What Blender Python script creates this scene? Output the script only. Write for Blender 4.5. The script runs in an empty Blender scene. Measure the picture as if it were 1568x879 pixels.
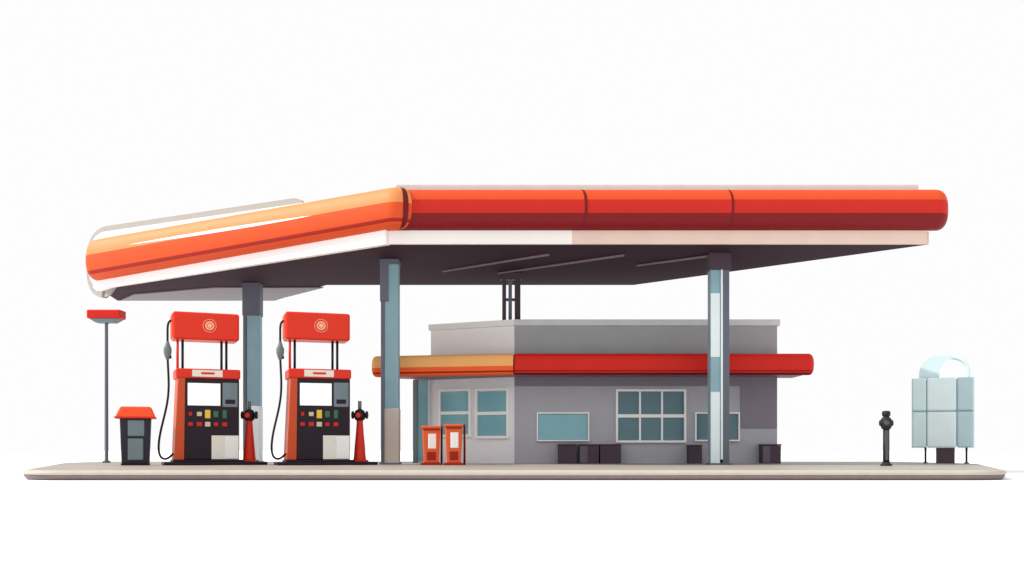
import bpy, bmesh, math
from mathutils import Matrix, Vector

F = 1524.0          # focal length in reference pixels (35 mm lens, 36 mm film)
CX, HY = 784.0, 690.0
CAMZ = 0.43
ST = 0.15           # top of the forecourt slab
def X(px, d): return (px-CX)*d/F
def Z(py, d): return CAMZ+(HY-py)*d/F

scene = bpy.context.scene
col = scene.collection

def lin(c):
    c = c/255.0
    return c/12.92 if c <= 0.04045 else ((c+0.055)/1.055)**2.4

MATS = {}
def mat(name, rgb, k=1.0, rough=0.55, spec=0.2, var=0.04, nscale=3.0, bump=0.0, metallic=0.0, coat=0.0, emit=0.0):
    if name in MATS: return MATS[name]
    m = bpy.data.materials.new(name); m.use_nodes = True
    nt = m.node_tree; b = nt.nodes['Principled BSDF']
    base = [min(0.95, lin(v)/k) for v in rgb]
    tc = nt.nodes.new('ShaderNodeTexCoord')
    n = nt.nodes.new('ShaderNodeTexNoise'); n.inputs['Scale'].default_value = nscale
    n.inputs['Detail'].default_value = 5
    r = nt.nodes.new('ShaderNodeValToRGB')
    r.color_ramp.elements[0].position = 0.3; r.color_ramp.elements[1].position = 0.7
    r.color_ramp.elements[0].color = [v*(1-var) for v in base]+[1]
    r.color_ramp.elements[1].color = [min(0.97, v*(1+var)) for v in base]+[1]
    nt.links.new(tc.outputs['Object'], n.inputs['Vector'])
    nt.links.new(n.outputs['Fac'], r.inputs['Fac'])
    nt.links.new(r.outputs['Color'], b.inputs['Base Color'])
    b.inputs['Roughness'].default_value = rough
    b.inputs['Specular IOR Level'].default_value = spec
    b.inputs['Metallic'].default_value = metallic
    if coat: b.inputs['Coat Weight'].default_value = coat
    if emit:
        b.inputs['Emission Color'].default_value = (1, 1, 1, 1); b.inputs['Emission Strength'].default_value = emit
    if bump:
        bp = nt.nodes.new('ShaderNodeBump'); bp.inputs['Strength'].default_value = bump
        bp.inputs['Distance'].default_value = 0.01
        n2 = nt.nodes.new('ShaderNodeTexNoise'); n2.inputs['Scale'].default_value = nscale*20
        nt.links.new(tc.outputs['Object'], n2.inputs['Vector'])
        nt.links.new(n2.outputs['Fac'], bp.inputs['Height'])
        nt.links.new(bp.outputs['Normal'], b.inputs['Normal'])
    MATS[name] = m
    return m

ROOTM = {}
def root(name, loc=(0, 0, 0), rz=0.0):
    e = bpy.data.objects.new(name, None); e.empty_display_size = 0.3
    col.objects.link(e); e.location = loc; e.rotation_euler = (0, 0, rz)
    ROOTM[e.name] = Matrix.Translation(Vector(loc)) @ Matrix.Rotation(rz, 4, 'Z')
    return e

def add(name, verts, faces, mats, par=None, M=None, world=False, bevel=0.0, smooth=False, midx=None, closed=True, segs=2):
    if not isinstance(mats, (list, tuple)): mats = [mats]
    T = M if M is not None else Matrix.Identity(4)
    if world and par is not None: T = ROOTM[par.name].inverted() @ T
    me = bpy.data.meshes.new(name)
    me.from_pydata([T @ Vector(v) for v in verts], [], faces)
    for m in mats: me.materials.append(m)
    if midx:
        for p, i in zip(me.polygons, midx): p.material_index = i
    bm = bmesh.new(); bm.from_mesh(me)
    bmesh.ops.recalc_face_normals(bm, faces=bm.faces)
    if bevel:
        bmesh.ops.bevel(bm, geom=list(bm.edges), offset=bevel, segments=segs, affect='EDGES', profile=0.5, clamp_overlap=True)
    bm.to_mesh(me); bm.free()
    if smooth:
        me.polygons.foreach_set('use_smooth', [True]*len(me.polygons))
    o = bpy.data.objects.new(name, me); col.objects.link(o)
    if par is not None: o.parent = par
    return o

def box(name, x0, x1, y0, y1, z0, z1, m, par=None, M=None, world=False, bevel=0.0, segs=2):
    v = [(x0,y0,z0),(x1,y0,z0),(x1,y1,z0),(x0,y1,z0),(x0,y0,z1),(x1,y0,z1),(x1,y1,z1),(x0,y1,z1)]
    f = [(0,3,2,1),(4,5,6,7),(0,1,5,4),(1,2,6,5),(2,3,7,6),(3,0,4,7)]
    return add(name, v, f, m, par, M, world, bevel, segs=segs)

def prism(name, pts, z0, z1, sides, top, bot, par=None, M=None, world=False, bevel=0.0):
    n = len(pts)
    v = [(p[0],p[1],z0) for p in pts]+[(p[0],p[1],z1) for p in pts]
    f = [tuple(range(n))[::-1], tuple(range(n, 2*n))]
    mi = [1, 0]; mats = [top, bot]
    for i in range(n):
        j = (i+1) % n
        f.append((i, j, n+j, n+i))
        s = sides[i] if isinstance(sides, (list, tuple)) else sides
        if s not in mats: mats.append(s)
        mi.append(mats.index(s))
    return add(name, v, f, mats, par, M, world, bevel, midx=mi)

def lathe(name, prof, m, par=None, c=(0, 0, 0), M=None, world=False, segs=28, smooth=True):
    v = []; f = []
    for r, z in prof:
        for k in range(segs):
            a = 2*math.pi*k/segs
            v.append((c[0]+r*math.cos(a), c[1]+r*math.sin(a), c[2]+z))
    for i in range(len(prof)-1):
        for k in range(segs):
            k2 = (k+1) % segs
            f.append((i*segs+k, i*segs+k2, (i+1)*segs+k2, (i+1)*segs+k))
    f.append(tuple(range(segs))); f.append(tuple(range((len(prof)-1)*segs, len(prof)*segs)))
    o = add(name, v, f, m, par, M, world, smooth=False)
    if smooth:
        for p in o.data.polygons:
            if len(p.vertices) == 4: p.use_smooth = True
    return o

def tube(name, pts, r, m, par=None, cyclic=False):
    cu = bpy.data.curves.new(name, 'CURVE'); cu.dimensions = '3D'
    sp = cu.splines.new('NURBS'); sp.points.add(len(pts)-1)
    for p, q in zip(sp.points, pts): p.co = (*q, 1)
    sp.use_endpoint_u = True; sp.order_u = 4; sp.use_cyclic_u = cyclic
    cu.bevel_depth = r; cu.bevel_resolution = 3; cu.resolution_u = 8
    cu.materials.append(m)
    o = bpy.data.objects.new(name, cu); col.objects.link(o)
    if par is not None: o.parent = par
    return o

# ------------------------------------------------------------------ materials
white   = mat('white_paint', (244,243,242), k=1.0, var=0.01)
beige   = mat('beige_trim', (228,222,216), k=1.15, var=0.03)
beige_s = mat('beige_edge_band', (226,219,212), k=1.95, var=0.02)
pinkish = mat('soffit_edge', (222,196,184), k=1.0, var=0.03)
offw    = mat('soffit_edge_white', (234,229,226), k=0.95, var=0.02)
red_hi  = mat('fascia_red_lit', (236,86,40), k=1.25, var=0.02)  # lit upper band of the red fascia, light put into the colour
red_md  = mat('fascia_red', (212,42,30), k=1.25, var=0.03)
red_dk  = mat('fascia_red_shaded', (158,26,34), k=1.75, var=0.03)  # shaded lower band of the red fascia, shade put into the colour
org_hi  = mat('fascia_wing_highlight', (246,156,96), k=1.3, var=0.02)  # brightest upper band of the wing, highlight put into the colour
org_md  = mat('fascia_wing_sunlit', (240,90,40), k=1.3, var=0.02)  # fascia red turned orange for the sunlit wing
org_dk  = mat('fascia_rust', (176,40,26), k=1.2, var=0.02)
aw_hi   = mat('awning_wing_highlight', (244,148,90), k=0.62, var=0.02)  # upper band of the awning wing, painted as if catching the sun
aw_md   = mat('awning_wing_sunlit', (236,88,40), k=0.75, var=0.02)  # awning red turned orange to paint the sunlit side
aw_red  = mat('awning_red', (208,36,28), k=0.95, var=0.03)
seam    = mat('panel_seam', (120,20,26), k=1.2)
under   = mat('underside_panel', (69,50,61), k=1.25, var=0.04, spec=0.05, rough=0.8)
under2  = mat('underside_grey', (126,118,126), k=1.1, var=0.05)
tube_m  = mat('light_tube', (130,115,122), k=1.0)
steel   = mat('column_steel', (112,140,150), k=0.6, var=0.05)
steel_d = mat('column_steel_dark', (92,96,108), k=0.8)
steel_l = mat('column_steel_pale', (208,219,222), k=0.8, var=0.03)
taupe   = mat('column_base_taupe', (178,168,160), k=0.75)
mauve   = mat('dark_mauve_metal', (70,56,66), k=0.8, var=0.08)
slab_m  = mat('forecourt_concrete', (186,180,170), k=1.4, var=0.08, nscale=1.2, bump=0.2)
kerb_l  = mat('kerb_light', (178,170,160), k=0.9, var=0.04, nscale=6)
kerb_d  = mat('kerb_dark', (118,107,106), k=0.85, var=0.06, nscale=6)
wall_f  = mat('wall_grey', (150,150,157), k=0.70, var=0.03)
wall_d  = mat('shade_mauve_grey', (116,108,120), k=0.72, var=0.04)  # wall tone with the shade put into the colour
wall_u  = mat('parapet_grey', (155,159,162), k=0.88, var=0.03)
wall_l  = mat('wall_sunlit', (230,226,223), k=0.8, var=0.02)  # side wall coloured paler to paint the sunlight on it
wall_ll = mat('wall_sunlit_lower', (188,186,190), k=0.58, var=0.02)  # lower side wall, sunlight likewise put into the colour
cap_m   = mat('parapet_cap', (198,200,202), k=0.85)
glass   = mat('window_glass', (108,154,164), k=0.68, rough=0.15, spec=0.4, var=0.08, nscale=1.0)
glass_d = mat('window_glass_dark', (76,108,118), k=0.8, rough=0.15, spec=0.4, var=0.08, nscale=1.0)
frame_m = mat('window_frame', (226,229,231), k=0.7)
black   = mat('black_cabinet', (36,26,36), k=1.0, rough=0.4)
pred    = mat('pump_red', (226,54,32), k=1.05, rough=0.4, var=0.02)
pside   = mat('pump_red_sunlit', (240,96,54), k=1.5, rough=0.4, var=0.02)  # pump red turned orange, sunlight put into the colour
rubber  = mat('rubber_hose', (34,30,36), k=1.0, rough=0.6)
greym   = mat('nozzle_grey', (120,134,132), k=1.2)
screen  = mat('display_screen', (252,252,252), k=0.9, var=0.003, emit=0.25)
panel_w = mat('white_panel', (250,248,246), k=0.95, var=0.005)
panelg  = mat('card_panel', (118,134,142), k=1.0)
doorw   = mat('pump_door', (226,222,214), k=0.95)
b_red   = mat('button_red', (200,44,44)); b_yel = mat('button_yellow', (232,196,70)); b_grn = mat('button_green', (64,110,84)); b_bge = mat('button_beige', (214,196,164))
pale    = mat('emblem_pale', (248,180,150), k=1.0)
bin_d   = mat('bin_charcoal', (48,46,58)); bin_g = mat('bin_grey', (112,126,134), k=0.9)
lid_m   = mat('bin_lid', (240,84,44), k=0.95, var=0.02)
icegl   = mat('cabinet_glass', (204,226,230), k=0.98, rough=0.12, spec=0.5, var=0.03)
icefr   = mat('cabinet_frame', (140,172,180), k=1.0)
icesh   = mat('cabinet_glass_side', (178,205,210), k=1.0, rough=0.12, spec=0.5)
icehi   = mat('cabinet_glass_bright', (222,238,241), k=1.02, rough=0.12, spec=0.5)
ground_m= mat('white_ground', (249,249,249), k=1.0, rough=0.9, spec=0.0, var=0.005, nscale=0.3)

# ------------------------------------------------------------------ ground & slab
add('ground', [(-600,-60,0),(600,-60,0),(600,1500,0),(-600,1500,0)], [(0,1,2,3)], ground_m)

def rounded(pts, r, n=8):
    out = []
    N = len(pts)
    for i in range(N):
        p = Vector(pts[i]); a = Vector(pts[i-1]); b = Vector(pts[(i+1) % N])
        da = (a-p).normalized(); db = (b-p).normalized()
        rr = r[i] if isinstance(r, (list, tuple)) else r
        p0 = p+da*rr; p1 = p+db*rr
        for k in range(n+1):
            t = k/n
            q = p0*(1-t)**2 + p*2*t*(1-t) + p1*t*t
            out.append((q.x, q.y))
    return out

fc = root('forecourt_pavement', (0, 18, 0))
outl = [(-7.02,14.15),(7.08,14.15),(9.95,21.2),(9.7,25.2),(-10.3,25.2),(-10.2,22.6)]
rr = [0.6,0.6,1.0,0.5,0.5,1.0]
def inset(pts, k):
    n = len(pts); out = []
    for i in range(n):
        a = Vector(pts[i-1]); p = Vector(pts[i]); b = Vector(pts[(i+1) % n])
        t = (b-a)
        if t.length < 1e-6: out.append(tuple(p)); continue
        t.normalize(); out.append((p.x-t.y*k, p.y+t.x*k))
    return out
o1 = rounded(outl, rr, 12)
def kerb_profile(name, prof, m):
    n = len(o1); v = []; f = []
    for k, z in prof:
        v += [(p[0], p[1], z) for p in inset(o1, k)]
    for i in range(len(prof)-1):
        for j in range(n):
            j2 = (j+1) % n
            f.append((i*n+j, i*n+j2, (i+1)*n+j2, (i+1)*n+j))
    f.append(tuple(range(n))); f.append(tuple(range((len(prof)-1)*n, len(prof)*n)))
    o = add(name, v, f, m, fc, world=True)
    for p in o.data.polygons:
        if len(p.vertices) == 4: p.use_smooth = True
kerb_profile('kerb_base', [(0.09,-0.02),(0.045,0.02),(0.02,0.05),(0.02,0.075)], kerb_d)
kerb_profile('kerb_lip', [(0.015,0.075),(0.0,0.085),(0.0,0.105),(0.018,0.13),(0.055,ST-0.002)], kerb_l)
prism('paving', inset(o1, 0.10), ST-0.002, ST, slab_m, slab_m, slab_m, fc, world=True)

# ------------------------------------------------------------------ swept rounded fascia
def fascia(name, P0, P1, out, z0, z1, bulge, bands, par, cap0=True, cap1=True, nprof=28, power=0.6, z0s=None, bs=None):
    P0 = Vector(P0); P1 = Vector(P1); t = (P1-P0).normalized(); nrm = Vector(out).normalized()
    if z0s is None: z0s = z0
    if bs is None: bs = bulge
    def prof_at(k):
        zz = z0s+(z0-z0s)*k; bb = bs+(bulge-bs)*k; pr = []
        for i in range(nprof+1):
            th = -math.pi/2+math.pi*i/nprof
            c = max(0.0, math.cos(th))**power
            s = math.sin(th); s = math.copysign(abs(s)**0.85, s)
            pr.append((bb*c, (zz+z1)/2+(z1-zz)/2*s))
        return pr
    rings = []
    def ring(P, d, k): return [(P.x+d.x*u, P.y+d.y*u, z) for u, z in prof_at(k)]
    nc = 10
    if cap0:
        for k in range(nc):
            a = math.pi/2*k/nc
            rings.append(ring(P0, -t*math.cos(a)+nrm*math.sin(a), 0))
    for k in range(13):
        rings.append(ring(P0.lerp(P1, k/12), nrm, k/12))
    if cap1:
        for k in range(1, nc+1):
            a = math.pi/2*k/nc
            rings.append(ring(P1, t*math.sin(a)+nrm*math.cos(a), 1))
    v = [p for r in rings for p in r]; m = nprof+1
    prof = prof_at(1)
    f = []; mi = []; mats = []
    for i in range(len(rings)-1):
        for j in range(nprof):
            f.append((i*m+j, (i+1)*m+j, (i+1)*m+j+1, i*m+j+1))
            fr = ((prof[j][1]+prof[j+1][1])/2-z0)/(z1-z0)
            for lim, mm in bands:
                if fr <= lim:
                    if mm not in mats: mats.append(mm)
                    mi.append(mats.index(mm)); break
    f.append(tuple(i*m for i in range(len(rings)))); mi.append(0)
    f.append(tuple(i*m+nprof for i in range(len(rings)))); mi.append(len(mats)-1)
    o = add(name, v, f, mats, par, world=True, midx=mi)
    for p in o.data.polygons:
        if len(p.vertices) == 4: p.use_smooth = True
    return o

# ------------------------------------------------------------------ canopy
can = root('gas_station_canopy', (0, 21, 0))
A = Vector((-9.42, 23.0)); B = Vector((-2.3, 18.6)); C = Vector((7.85, 18.6))
tw = (A-B).normalized(); nw = Vector((tw.y, -tw.x)); nw = nw if nw.y < 0 else -nw
Lw = (A-B).length
ZU = 4.28; ZB = 4.53; ZT = 5.28
ZWA = 4.33          # bottom of the wing fascia at its far end (it deepens outwards)
def UP(px, py):
    d = F*(ZU-CAMZ)/(HY-py); return (X(px, d), d)
body = [(B.x, B.y+0.02), (C.x-0.05, C.y+0.02), UP(970,437), UP(500,437), UP(420,461), UP(180,461), (A.x-0.35, A.y+0.32)]
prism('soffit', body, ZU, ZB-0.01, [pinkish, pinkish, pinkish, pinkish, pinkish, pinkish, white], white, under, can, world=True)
b2 = [(B.x, B.y+0.06), (C.x-0.1, C.y+0.06), UP(985,434), UP(505,434), UP(430,456), UP(190,456), (A.x, A.y+0.1)]
prism('roof_deck', b2, ZB-0.005, ZT+0.01, beige, beige, beige, can, world=True)
gp = [UP(185,459), UP(205,450), UP(330,439.5), UP(495,439.5), UP(418,459)]
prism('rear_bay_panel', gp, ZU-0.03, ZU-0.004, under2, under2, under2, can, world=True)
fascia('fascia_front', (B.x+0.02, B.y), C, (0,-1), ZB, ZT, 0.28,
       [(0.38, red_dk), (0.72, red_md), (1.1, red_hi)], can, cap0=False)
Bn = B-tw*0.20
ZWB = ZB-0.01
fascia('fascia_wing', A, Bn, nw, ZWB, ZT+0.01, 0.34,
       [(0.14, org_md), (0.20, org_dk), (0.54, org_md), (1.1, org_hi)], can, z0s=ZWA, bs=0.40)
def seam_strip(name, xc, w, par):
    v = []; f = []; n = 20
    for i in range(n+1):
        th = -math.pi/2+math.pi*i/n
        c = max(0, math.cos(th))**0.6; s = math.sin(th); s = math.copysign(abs(s)**0.85, s)
        z = (ZB+ZT)/2+(ZT-ZB)/2*s; y = B.y-0.28*c-0.006; x = xc+0.10*max(0, math.cos(th))
        ww = w*(0.35+0.65*c)
        v += [(x-ww, y, z), (x+ww, y, z)]
    for i in range(n): f.append((2*i, 2*i+1, 2*i+3, 2*i+2))
    add(name, v, f, seam, par, world=True)
seam_strip('seam_1', X(889,18.4), 0.026, can); seam_strip('seam_2', X(1113,18.4), 0.020, can)
def nose_joint():
    v = []; f = []; n = 24; t = -tw
    for i in range(n+1):
        th = -math.pi/2+math.pi*i/n
        c = max(0, math.cos(th))**0.6; s = math.sin(th); s = math.copysign(abs(s)**0.85, s)
        z = (ZWB+ZT+0.01)/2+(ZT+0.01-ZWB)/2*s
        u = 0.34*c+0.008
        for a in (0.98, 1.12, 1.30):
            d = t*math.sin(a)+nw*math.cos(a)
            v.append((Bn.x+d.x*u, Bn.y+d.y*u, z))
    for i in range(n):
        f.append((3*i, 3*i+1, 3*i+4, 3*i+3)); f.append((3*i+1, 3*i+2, 3*i+5, 3*i+4))
    add('nose_joint', v, f, seam, can, world=True)
nose_joint()
def highlight_strip(s0, s1, sa, sb, hw, name):
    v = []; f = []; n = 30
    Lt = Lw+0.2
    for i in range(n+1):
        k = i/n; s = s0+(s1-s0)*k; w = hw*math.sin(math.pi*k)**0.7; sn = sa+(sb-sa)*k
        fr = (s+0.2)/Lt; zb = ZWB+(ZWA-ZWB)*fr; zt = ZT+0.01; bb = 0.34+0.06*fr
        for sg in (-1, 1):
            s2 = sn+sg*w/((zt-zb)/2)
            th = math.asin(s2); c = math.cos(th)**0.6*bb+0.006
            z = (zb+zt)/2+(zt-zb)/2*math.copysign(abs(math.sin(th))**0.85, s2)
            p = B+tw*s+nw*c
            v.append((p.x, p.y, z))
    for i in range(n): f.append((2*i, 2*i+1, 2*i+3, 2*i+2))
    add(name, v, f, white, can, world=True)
highlight_strip(1.6, 7.0, 0.10, 0.24, 0.030, 'white_highlight_streak')  # painted highlight on the wing, laid on as a thin white strip
Mw = Matrix(((tw.x, nw.x, 0, B.x), (tw.y, nw.y, 0, B.y), (0, 0, 1, 0), (0, 0, 0, 1)))
def plate(name, pts, y0, y1, m, bevel=0.0):
    n = len(pts)
    v = [(s, y0, z) for s, z in pts]+[(s, y1, z) for s, z in pts]
    f = [tuple(range(n)), tuple(range(n, 2*n))]+[(i, (i+1) % n, n+(i+1) % n, n+i) for i in range(n)]
    add(name, v, f, m, can, Mw, world=True)
plate('wing_lower_trim', [(-0.02, ZU-0.02), (-0.02, ZB), (Lw+0.1, ZWA+0.02), (Lw+0.25, ZWA-0.12), (Lw+0.1, ZWA-0.22), (Lw-0.3, ZWA-0.17)], 0.0, 0.13, white)
box('front_lower_trim_left', B.x, X(876,18.5), B.y-0.06, B.y+0.015, ZU-0.005, ZB-0.005, offw, can, world=True)
box('front_lower_trim_right', X(876,18.5), C.x-0.12, B.y-0.06, B.y+0.015, ZU-0.005, ZB-0.005, pinkish, can, world=True)
box('front_upstand', B.x+0.1, C.x-0.2, B.y+0.10, B.y+0.25, ZT-0.05, ZT+0.16, beige, can, world=True, bevel=0.03)
fin = rounded([(2.4,5.46),(2.6,5.54),(Lw+0.98,5.70),(Lw+0.98,4.06),(Lw+0.2,4.0),(Lw-0.2,4.35),(2.4,5.2)], [0.05,0.05,0.8,0.7,0.2,0.1,0.05], 14)
plate('roof_edge_band', fin, -0.28, -0.22, beige_s)
fin2 = rounded([(0.3,5.2),(0.4,5.33),(Lw+0.72,5.53),(Lw+0.72,4.22),(Lw-0.1,4.24),(0.3,4.6)], [0.05,0.05,0.65,0.55,0.2,0.05], 14)
plate('roof_edge_inner', fin2, -0.215, -0.10, white)
def strip_light(p, q, i):
    a = Vector(UP(*p)); b = Vector(UP(*q)); d = (b-a).normalized(); n = Vector((-d.y, d.x))*0.03
    pts = [tuple(a-n*0.3), tuple(b-n), tuple(b+n), tuple(a+n*0.3)]
    prism('strip_light_%d' % i, pts, ZU-0.035, ZU-0.003, tube_m, tube_m, tube_m, can, world=True)
strip_light((677,415), (840,389), 1); strip_light((762,418), (955,390), 2); strip_light((975,406), (1095,390), 3)

def col_at(px0, px1, d, i, kind):
    x0, x1 = X(px0, d), X(px1, d); w = x1-x0
    if kind == 'a':
        box('column_%d_flange' % i, x0, x0+w*0.2, d, d+0.3, ST, ZU+0.02, steel_d, can, world=True, bevel=0.01)
        box('column_%d_shaft' % i, x0+w*0.2, x1, d+0.02, d+0.28, ST, ZU+0.02, steel, can, world=True, bevel=0.015)
        if i == 2:
            box('column_2_bracket', x0-0.015, x0+w*0.42, d-0.02, d+0.25, ZU-0.85, ZU-0.05, steel_d, can, world=True, bevel=0.01)
            box('column_2_cap', x0-0.02, x1+0.01, d-0.025, d+0.32, ZU-0.10, ZU+0.01, steel_d, can, world=True, bevel=0.01)
            box('column_2_base', x0+w*0.2, x1+0.01, d+0.005, d+0.30, ST, ST+1.12, taupe, can, world=True, bevel=0.01)
        else:
            box('column_1_head', x0-0.015, x1+0.01, d-0.015, d+0.32, ZU-0.75, ZU+0.01, steel_d, can, world=True, bevel=0.01)
            box('column_1_base', x0+w*0.3, x1+0.01, d+0.005, d+0.30, ST, ST+1.3, steel_l, can, world=True, bevel=0.01)
        box('column_%d_foot' % i, x0-0.03, x1+0.03, d-0.03, d+0.35, ST, ST+0.03, steel_d, can, world=True, bevel=0.008)
    else:
        box('column_%d_shaft' % i, x0, x0+w*0.52, d, d+0.3, ST, ZU+0.02, steel, can, world=True, bevel=0.015)
        box('column_%d_sleeve' % i, x0, x0+w*0.49, d-0.02, d+0.05, ST+0.02, ST+1.42, steel_l, can, world=True, bevel=0.01)
        box('column_%d_sleeve_upper' % i, x0, x0+w*0.49, d-0.02, d+0.05, ST+2.1, ST+3.35, steel_l, can, world=True, bevel=0.01)
        box('column_%d_strap' % i, x0+w*0.53, x0+w*0.64, d-0.03, d+0.1, ST+0.1, ZU-0.3, steel_l, can, world=True, bevel=0.005)
        box('column_%d_flange' % i, x0+w*0.64, x1, d+0.0, d+0.28, ST, ZU+0.02, steel_d, can, world=True, bevel=0.01)
        box('column_%d_head' % i, x0-0.03, x1+0.03, d-0.035, d+0.32, ZU-0.33, ZU+0.01, mauve, can, world=True, bevel=0.01)
        box('column_%d_foot' % i, x0-0.03, x1+0.03, d-0.05, d+0.34, ST, ST+0.03, steel_d, can, world=True, bevel=0.008)
col_at(372, 397, 22.9, 1, 'a'); col_at(583, 610, 20.05, 2, 'a'); col_at(1088, 1117, 19.44, 3, 'b')
d = 21.6
for k, (a, b) in enumerate([(769,775),(778.5,784),(788,797)]):
    box('roof_strut_%d' % (k+1), X(a,d), X(b,d), d, d+0.1, 2.9, ZU+0.01, [mauve, steel_d, mauve][k], can, world=True, bevel=0.006)
box('roof_strut_tie', X(769,d), X(788,d), d+0.02, d+0.07, Z(461,d), Z(457,d), mauve, can, world=True)
box('roof_strut_head', X(766,d), X(799,d), d-0.03, d+0.14, ZU-0.14, ZU+0.005, mauve, can, world=True)

# ------------------------------------------------------------------ shop building
K = Vector((0.05, 21.2)); wa = Vector((-0.906, 0.423)); wn = Vector((-0.423, -0.906))
sh = root('gas_station_shop', (2, 22.5, ST))
def W(s): p = K+wa*s; return (p.x, p.y)
sU = 2.04; sL = 2.46
ZA = 2.2; ZTOP = Z(490, 21.2)
xr = X(1190, 21.2)
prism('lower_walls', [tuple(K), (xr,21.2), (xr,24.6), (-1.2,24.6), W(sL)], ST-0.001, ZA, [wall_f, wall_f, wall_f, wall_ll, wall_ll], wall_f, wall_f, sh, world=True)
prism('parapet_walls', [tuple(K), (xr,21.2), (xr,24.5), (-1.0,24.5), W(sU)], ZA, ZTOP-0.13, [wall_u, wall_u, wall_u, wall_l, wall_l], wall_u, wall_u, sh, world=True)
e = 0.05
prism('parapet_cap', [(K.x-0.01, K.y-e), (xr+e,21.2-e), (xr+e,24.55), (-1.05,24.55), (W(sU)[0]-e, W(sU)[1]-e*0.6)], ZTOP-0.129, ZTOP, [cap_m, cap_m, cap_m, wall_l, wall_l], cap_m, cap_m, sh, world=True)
aB = Vector((0.05, 20.42)); aC = Vector((6.05, 20.42)); al = math.radians(11)
at = Vector((-math.cos(al), math.sin(al))); an = Vector((-math.sin(al), -math.cos(al)))
aA = aB+at*2.92
za0, za1 = 1.97, 2.41
prism('awning_slab', [(aB.x, aB.y+0.02), (aC.x, aC.y+0.02), (aC.x, 21.5), (0.1,21.5), (-1.6,22.1), (aA.x, aA.y+0.6), (aA.x, aA.y+0.03)], za0+0.02, za1-0.02, red_md, red_md, wall_d, sh, world=True)
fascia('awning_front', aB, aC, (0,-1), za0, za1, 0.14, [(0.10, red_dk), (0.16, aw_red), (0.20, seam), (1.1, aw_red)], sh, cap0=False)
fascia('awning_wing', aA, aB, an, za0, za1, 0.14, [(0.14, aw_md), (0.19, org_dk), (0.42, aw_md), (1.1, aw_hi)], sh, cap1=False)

Mf = Matrix(((1, 0, 0, K.x), (0, -1, 0, K.y), (0, 0, 1, 0), (0, 0, 0, 1)))
Mwg = Matrix(((wa.x, wn.x, 0, K.x), (wa.y, wn.y, 0, K.y), (0, 0, 1, 0), (0, 0, 0, 1)))
def fs(px): return X(px, 21.2)-K.x
def ws(px):
    r = (CX-px)/F; return (21.2*r+0.05)/(0.906-0.423*r)
def wz(py, s): return Z(py, 21.2+0.423*s)
def window(nm, M, s0, s1, z0, z1, cols, rows, g, fw=0.045):
    s0, s1 = min(s0, s1), max(s0, s1)
    box(nm+'_glass', s0+0.01, s1-0.01, 0.003, 0.018, z0+0.01, z1-0.01, g, sh, M, world=True)
    box(nm+'_frame_left', s0-fw, s0, 0.002, 0.06, z0-fw, z1+fw, frame_m, sh, M, world=True)
    box(nm+'_frame_right', s1, s1+fw, 0.002, 0.06, z0-fw, z1+fw, frame_m, sh, M, world=True)
    box(nm+'_frame_top', s0, s1, 0.002, 0.06, z1, z1+fw, frame_m, sh, M, world=True)
    box(nm+'_sill', s0, s1, 0.002, 0.075, z0-fw, z0, frame_m, sh, M, world=True)
    for c in range(1, cols):
        s = s0+(s1-s0)*c/cols
        box(nm+'_mullion_%d' % c, s-0.02, s+0.02, 0.004, 0.05, z0, z1, frame_m, sh, M, world=True)
    for r in range(1, rows):
        z = z0+(z1-z0)*r/rows
        box(nm+'_transom_%d' % r, s0, s1, 0.004, 0.047, z-0.035, z+0.035, frame_m, sh, M, world=True)
window('window_front_small', Mf, fs(824), fs(900), Z(674,21.2), Z(634,21.2), 1, 1, glass, 0.03)
window('window_front_large', Mf, fs(946), fs(1047), Z(675,21.2), Z(600,21.2), 3, 2, glass_d)
window('window_front_right', Mf, fs(1066), fs(1130), Z(674,21.2), Z(634,21.2), 1, 1, glass_d, 0.03)
window('window_side_1', Mwg, ws(676), ws(719), wz(666, 1.5), wz(600, 1.5), 1, 2, glass, 0.055)
window('window_side_2', Mwg, ws(732), ws(777), wz(668, 0.5), wz(599, 0.5), 1, 2, glass, 0.055)
box('wall_shade_right', fs(1134), fs(1190)-0.005, 0.0, 0.02, 0.9, za0+0.1, wall_d, sh, Mf, world=True)  # dark panel standing in for shade at the right of the wall
box('wall_shade_top', 0.01, fs(1190)-0.01, 0.0, 0.018, Z(592,21.2), za0+0.12, wall_d, sh, Mf, world=True)  # dark band painting the shade under the awning
s0, s1 = ws(660), ws(634)
box('door_glass', s0+0.05, s1-0.1, 0.003, 0.02, ST+0.05, 2.0, glass, sh, Mwg, world=True)
box('door_frame_left', s1-0.1, s1, 0.002, 0.05, ST, 2.0, panelg, sh, Mwg, world=True)
box('door_frame_right', s0, s0+0.05, 0.002, 0.05, ST, 2.0, cap_m, sh, Mwg, world=True)

mau2 = mat('crate_board', (96,86,98), k=0.8)
def crate(px0, px1, py, dd=20.9, two=False):
    r = root('storage_crate', (X((px0+px1)/2, dd), dd+0.15, ST))
    w = X(px1, dd)-X(px0, dd); h = (709-py)*dd/F
    box('body', -w/2, w/2, -0.15, 0.13, 0, h-0.02, mauve, r, bevel=0.008)
    box('lid', -w/2-0.008, w/2+0.008, -0.16, 0.14, h-0.018, h+0.012, mauve, r, bevel=0.005)
    if two: box('side_board', -w/2+0.015, -w/2+w*0.42, -0.158, -0.15, 0.02, h-0.03, mau2, r)
crate(855,883,680); crate(887,917,680, two=True); crate(919,951,680); crate(1055,1075,681); crate(1167,1196,680, two=True)

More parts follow.
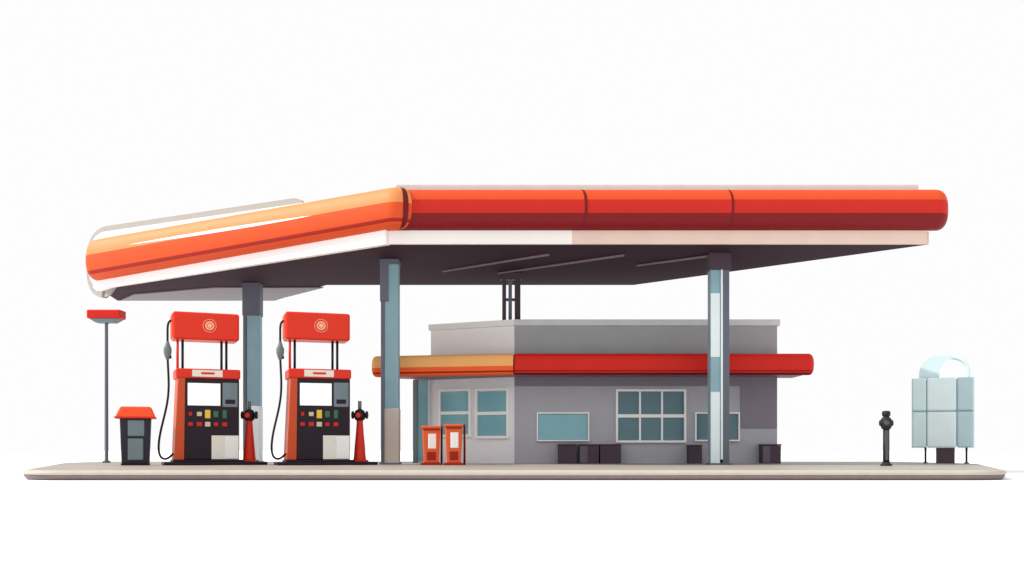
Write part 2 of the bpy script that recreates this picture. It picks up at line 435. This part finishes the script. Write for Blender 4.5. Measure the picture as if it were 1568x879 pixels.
# ------------------------------------------------------------------ pumps
def pump(px):
    d = 19.05
    r = root('fuel_pump', (X(px, d), d, ST), math.radians(23 if px < 400 else 18))
    box('island_plate', -0.78, 1.10, -0.42, 0.42, 0, 0.06, black, r, bevel=0.02)
    box('foot', -0.62, 0.66, -0.37, 0.37, 0.06, 0.10, black, r, bevel=0.01)
    v = [(-0.60,-0.35,0.10),(-0.42,-0.35,0.10),(-0.42,0.33,0.10),(-0.60,0.33,0.10),
         (-0.53,-0.35,1.64),(-0.40,-0.35,1.64),(-0.40,0.33,1.64),(-0.53,0.33,1.64)]
    add('side_panel', v, [(0,3,2,1),(4,5,6,7),(0,1,5,4),(1,2,6,5),(2,3,7,6),(3,0,4,7)], pside, r, bevel=0.015)
    box('cabinet', -0.415, 0.58, -0.34, 0.33, 0.10, 1.64, black, r, bevel=0.02)
    box('cabinet_cap', -0.57, 0.60, -0.37, 0.36, 1.63, 1.81, pred, r, bevel=0.03, segs=3)
    box('cap_label', -0.28, 0.27, -0.378, -0.36, 1.66, 1.785, doorw, r, bevel=0.006)
    box('label_text', -0.12, 0.12, -0.383, -0.375, 1.705, 1.745, pred, r)
    box('screen_bezel', -0.375, 0.245, -0.352, -0.33, 1.10, 1.56, bin_d, r, bevel=0.01)
    box('screen', -0.36, 0.23, -0.360, -0.345, 1.12, 1.54, screen, r, bevel=0.006)
    box('card_reader', 0.27, 0.55, -0.355, -0.33, 1.10, 1.56, panelg, r, bevel=0.02)
    box('receipt_slot', 0.32, 0.50, -0.362, -0.35, 1.16, 1.24, black, r)
    box('card_slot', 0.42, 0.52, -0.362, -0.35, 1.32, 1.50, bin_g, r)
    xs = [-0.31, -0.15, 0.0, 0.15, 0.31]
    r1 = [(b_red,.03,.035),(b_bge,.045,.04),(b_yel,.05,.08),(b_grn,.045,.06),(b_grn,.04,.08)]
    r2 = [(b_red,.045,.035),(b_red,.05,.04),(b_bge,.05,.045),(b_red,.04,.035),(b_red,.045,.04)]
    for i, x in enumerate(xs):
        m, w, h = r1[i]; box('button_%d' % i, x-w, x+w, -0.362, -0.335, 0.96-h, 0.96+h, m, r, bevel=0.01)
        m, w, h = r2[i]; box('key_%d' % i, x-w, x+w, -0.362, -0.335, 0.77-h, 0.77+h, m, r, bevel=0.01)
    box('service_door', 0.07, 0.57, -0.352, -0.33, 0.11, 0.56, doorw, r, bevel=0.008)
    box('service_door_light', 0.32, 0.56, -0.358, -0.35, 0.13, 0.54, white, r)
    for i, x in enumerate([-0.52, -0.43, 0.28, 0.37]):
        lathe('post_%d' % i, [(0.024,1.8),(0.024,2.38)], black if i else pred, r, c=(x, -0.1, 0), segs=12)
    box('head', -0.62, 0.59, -0.30, 0.26, 2.36, 2.88, pred, r, bevel=0.05, segs=4)
    box('head_side', -0.632, -0.615, -0.24, 0.20, 2.41, 2.83, pside, r, bevel=0.004)  # plate painting the sunlit left side of the head
    Me = Matrix.Translation((0.04, -0.302, 2.63)) @ Matrix.Rotation(math.radians(90), 4, 'X')
    lathe('emblem_ring', [(0.115,-0.008),(0.115,0.006),(0.125,0.006),(0.125,-0.008)], pale, r, M=Me)
    lathe('emblem_disc', [(0.112,-0.004),(0.112,0.008)], pred, r, M=Me)
    lathe('emblem_band', [(0.083,-0.004),(0.083,0.011)], pale, r, M=Me)
    lathe('emblem_band_inner', [(0.055,-0.004),(0.055,0.014)], pred, r, M=Me)
    lathe('emblem_core', [(0.042,-0.004),(0.042,0.017)], pale, r, M=Me)
    y = -0.12
    tube('hose', [(-0.60,y,2.72),(-0.66,y,2.72),(-0.70,y,2.66),(-0.70,y,2.5),(-0.70,y,2.25),(-0.70,y,1.95),(-0.67,y,1.5),(-0.70,y,1.15),(-0.80,y,0.75),(-0.86,y,0.45),(-0.86,y,0.2),(-0.78,y,0.10),(-0.68,y,0.12),(-0.60,y,0.22)], 0.021, rubber, r)
    lathe('nozzle', [(0.02,1.97),(0.045,2.02),(0.07,2.10),(0.075,2.18),(0.05,2.24),(0.025,2.32)], greym, r, c=(-0.70, y, 0), segs=16)
    box('nozzle_trigger', -0.70, -0.63, y-0.03, y+0.03, 2.0, 2.06, rubber, r, bevel=0.01)
    wp = ROOTM[r.name] @ Vector((0.80, -0.12, 0.06))
    c = root('traffic_cone', tuple(wp))
    box('foot', -0.15, 0.15, -0.15, 0.15, 0, 0.035, pred, c, bevel=0.012)
    lathe('cone', [(0.13,0.03),(0.12,0.06),(0.075,0.55),(0.06,0.76),(0.065,0.79),(0.04,0.80)], pred, c)
    lathe('head', [(0.06,0.79),(0.10,0.82),(0.11,0.90),(0.09,0.98),(0.04,1.01)], black, c, segs=20)
    Mk = Matrix.Translation((0, 0, 0.90)) @ Matrix.Rotation(math.radians(90), 4, 'Y')
    lathe('valve', [(0.05,-0.16),(0.075,-0.15),(0.075,-0.12),(0.03,-0.10),(0.03,0.10),(0.075,0.12),(0.075,0.15),(0.05,0.16)], black, c, M=Mk, segs=18)
    Mr = Matrix.Translation((-0.02, -0.105, 0.89)) @ Matrix.Rotation(math.radians(90), 4, 'X')
    lathe('valve_face', [(0.05,-0.02),(0.055,0.0),(0.035,0.02)], pred, c, M=Mr, segs=18)
    lathe('stem', [(0.035,1.0),(0.035,1.16),(0.028,1.17)], greym, c, segs=12)
pump(315); pump(485.5)

# ------------------------------------------------------------------ litter bin
d = 18.6
r = root('litter_bin', (X(208, d), d, ST), math.radians(18))
box('foot', -0.25, 0.25, -0.2, 0.2, 0, 0.04, black, r, bevel=0.01)
v = [(-0.24,-0.2,0.04),(0.24,-0.2,0.04),(0.24,0.2,0.04),(-0.24,0.2,0.04),(-0.27,-0.22,0.88),(0.27,-0.22,0.88),(0.27,0.22,0.88),(-0.27,0.22,0.88)]
BF = [(0,3,2,1),(4,5,6,7),(0,1,5,4),(1,2,6,5),(2,3,7,6),(3,0,4,7)]
add('body', v, BF, bin_d, r, bevel=0.02)
box('door_lower', -0.13, 0.14, -0.235, -0.20, 0.10, 0.50, bin_g, r, bevel=0.03)
box('door_upper', -0.13, 0.16, -0.24, -0.20, 0.54, 0.84, bin_g, r, bevel=0.03)
v = [(-0.35,-0.28,0.89),(0.35,-0.28,0.89),(0.35,0.28,0.89),(-0.35,0.28,0.89),(-0.26,-0.2,1.09),(0.27,-0.2,1.09),(0.27,0.2,1.09),(-0.26,0.2,1.09)]
add('lid', v, BF, lid_m, r, bevel=0.03, segs=3)
box('lid_rim', -0.36, 0.36, -0.29, 0.29, 0.87, 0.905, pred, r, bevel=0.012)

# ------------------------------------------------------------------ street lamp
d = 22.3
r = root('street_lamp', (X(163, d), d, ST))
lathe('pole', [(0.09,0),(0.09,0.03),(0.042,0.06),(0.035,3.10),(0.05,3.14),(0.05,3.2)], steel_d, r, segs=16)
v = [(-0.20,-0.12,3.13),(0.20,-0.12,3.13),(0.20,0.12,3.13),(-0.20,0.12,3.13),(-0.33,-0.16,3.215),(0.33,-0.16,3.215),(0.33,0.16,3.215),(-0.33,0.16,3.215)]
add('diffuser', v, BF, panelg, r, bevel=0.01)
box('lamp_head', -0.375, 0.375, -0.18, 0.18, 3.22, 3.41, aw_red, r, bevel=0.025)

# ------------------------------------------------------------------ small orange dispensers
org_s = mat('dispenser_orange', (236,106,60), k=1.1, var=0.03)
def mini(px, d, w, h, rz):
    r = root('air_and_water_dispenser', (X(px, d), d, ST), rz)
    box('foot', -w/2-0.03, w/2+0.03, -0.16, 0.16, 0, 0.045, org_dk, r, bevel=0.012)
    v = [(-w/2+0.03,-0.14,0.045),(w/2-0.03,-0.14,0.045),(w/2-0.03,0.14,0.045),(-w/2+0.03,0.14,0.045),(-w/2,-0.14,h-0.04),(w/2,-0.14,h-0.04),(w/2,0.14,h-0.04),(-w/2,0.14,h-0.04)]
    add('body', v, BF, org_s, r, bevel=0.02)
    box('top', -w/2-0.02, w/2+0.015, -0.16, 0.16, h-0.05, h, org_s, r, bevel=0.018)
    box('lintel', -w/2+0.02, w/2-0.02, -0.155, -0.13, h-0.085, h-0.055, org_dk, r)
    box('panel', -w*0.18, w*0.26, -0.152, -0.13, h*0.42, h*0.80, panel_w, r, bevel=0.012)
    box('slot', -w*0.25, w*0.26, -0.148, -0.13, h*0.12, h*0.34, org_dk, r, bevel=0.02)
    lathe('hose_post', [(0.02,0),(0.02,h-0.02),(0.012,h)], seam, r, c=(w/2+0.035, 0.05, 0), segs=10)
mini(660, 18.9, 0.34, 0.74, math.radians(8)); mini(695, 18.75, 0.33, 0.77, math.radians(3))

# ------------------------------------------------------------------ bollard
d = 17.9
r = root('bollard', (X(1357, d), d, ST))
cb = mat('bollard_charcoal', (44,42,48)); cg = mat('bollard_grey', (88,94,100))
lathe('foot', [(0.10,0),(0.10,0.03),(0.07,0.045),(0.065,0.07)], cb, r)
lathe('post', [(0.058,0.06),(0.054,0.66)], cb, r)
box('post_face', -0.03, 0.02, -0.065, -0.04, 0.10, 0.64, cg, r, bevel=0.008)
lathe('head', [(0.055,0.65),(0.085,0.68),(0.095,0.72),(0.095,0.82),(0.08,0.86),(0.055,0.87),(0.055,0.89),(0.07,0.90),(0.075,0.96),(0.06,0.985),(0.03,0.99)], cb, r)
Mk = Matrix.Translation((0, 0, 0.77)) @ Matrix.Rotation(math.radians(90), 4, 'Y')
lathe('lugs', [(0.04,-0.118),(0.055,-0.112),(0.055,0.112),(0.04,0.118)], cb, r, M=Mk, segs=16)
Mr = Matrix.Translation((-0.02, -0.09, 0.77)) @ Matrix.Rotation(math.radians(90), 4, 'X')
lathe('dial', [(0.045,-0.03),(0.045,0.0),(0.038,0.01)], cg, r, M=Mr, segs=18)

# ------------------------------------------------------------------ glass cabinet
d = 21.3; q = d/F
r = root('glass_display_cabinet', (X(1443, d), d, ST), math.radians(-22))
zb, zt = 24*q, 130*q; hw = 43*q
box('core', -hw+0.03, hw-0.03, -0.24, 0.24, zb+0.03, zt-0.03, icefr, r)
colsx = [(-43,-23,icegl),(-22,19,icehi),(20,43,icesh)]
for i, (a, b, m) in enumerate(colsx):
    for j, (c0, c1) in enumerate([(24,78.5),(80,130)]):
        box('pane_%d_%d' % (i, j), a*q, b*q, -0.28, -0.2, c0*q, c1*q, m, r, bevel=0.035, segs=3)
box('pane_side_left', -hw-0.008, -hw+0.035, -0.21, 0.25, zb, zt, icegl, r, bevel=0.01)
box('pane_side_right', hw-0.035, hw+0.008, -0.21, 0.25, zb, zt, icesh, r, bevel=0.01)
for k, x in enumerate((-24, 33)):
    lathe('leg_%d' % k, [(0.05,0),(0.05,0.02),(0.022,0.03),(0.022,zb+0.02)], cb, r, c=(x*q, -0.20, 0), segs=12)
box('drawer', -9*q, 17*q, -0.2, 0.05, 0, zb-0.003, mauve, r, bevel=0.01)
n = 14; pts = []
pts.append((-33*q, zt-0.01))
for k in range(n+1):
    a = math.pi-math.pi/2*k/n
    pts.append((-8*q+25*q*math.cos(a), zt+6*q+28*q*math.sin(a)))
pts += [(12*q, zt+34*q)]
for k in range(n+1):
    a = math.pi/2+math.pi/2*k/n
    pts.append((13*q+17*q*math.cos(a), zt+8*q+19*q*math.sin(a)))
pts.append((-5*q, zt-0.01))
m = len(pts)
v = [(p[0], -0.12, p[1]) for p in pts]+[(p[0], 0.12, p[1]) for p in pts]
f = [tuple(range(m)), tuple(range(m, 2*m))]+[(i, (i+1) % m, m+(i+1) % m, m+i) for i in range(m)]
add('hood', v, f, icegl, r)
ring = []
for k in range(17):
    a = math.pi-math.pi*k/16
    ring.append((14*q+22*q*math.cos(a), -0.05, zt+9*q+22*q*math.sin(a)))
ring = [(-8*q, -0.05, zt-0.02)]+ring+[(36*q, -0.05, zt-0.02)]
tube('ring_handle', ring, 2.8*q, icegl, r)

# ------------------------------------------------------------------ light
w = bpy.data.worlds.new('World'); scene.world = w; w.use_nodes = True
bg = w.node_tree.nodes['Background']
bg.inputs['Color'].default_value = (1.0, 1.0, 1.0, 1); bg.inputs['Strength'].default_value = 0.985
el = math.radians(40)
l = Vector((-math.cos(el), -0.06, math.sin(el))).normalized()
sd = bpy.data.lights.new('sun', 'SUN'); sd.energy = 3.6; sd.angle = math.radians(0.5); sd.color = (1, 0.96, 0.9)
so = bpy.data.objects.new('sun', sd); col.objects.link(so)
so.rotation_euler = l.to_track_quat('Z', 'Y').to_euler(); so.location = l*40

cam = bpy.data.cameras.new('camera'); co = bpy.data.objects.new('camera', cam); col.objects.link(co)
co.location = (0, 0, CAMZ); co.rotation_euler = (math.radians(90), 0, 0)
cam.lens = 36*F/1568; cam.sensor_width = 36; cam.shift_y = (HY-440)/1568; cam.clip_end = 4000
scene.camera = co
scene.view_settings.view_transform = 'Standard'; scene.view_settings.look = 'None'; scene.view_settings.exposure = 0
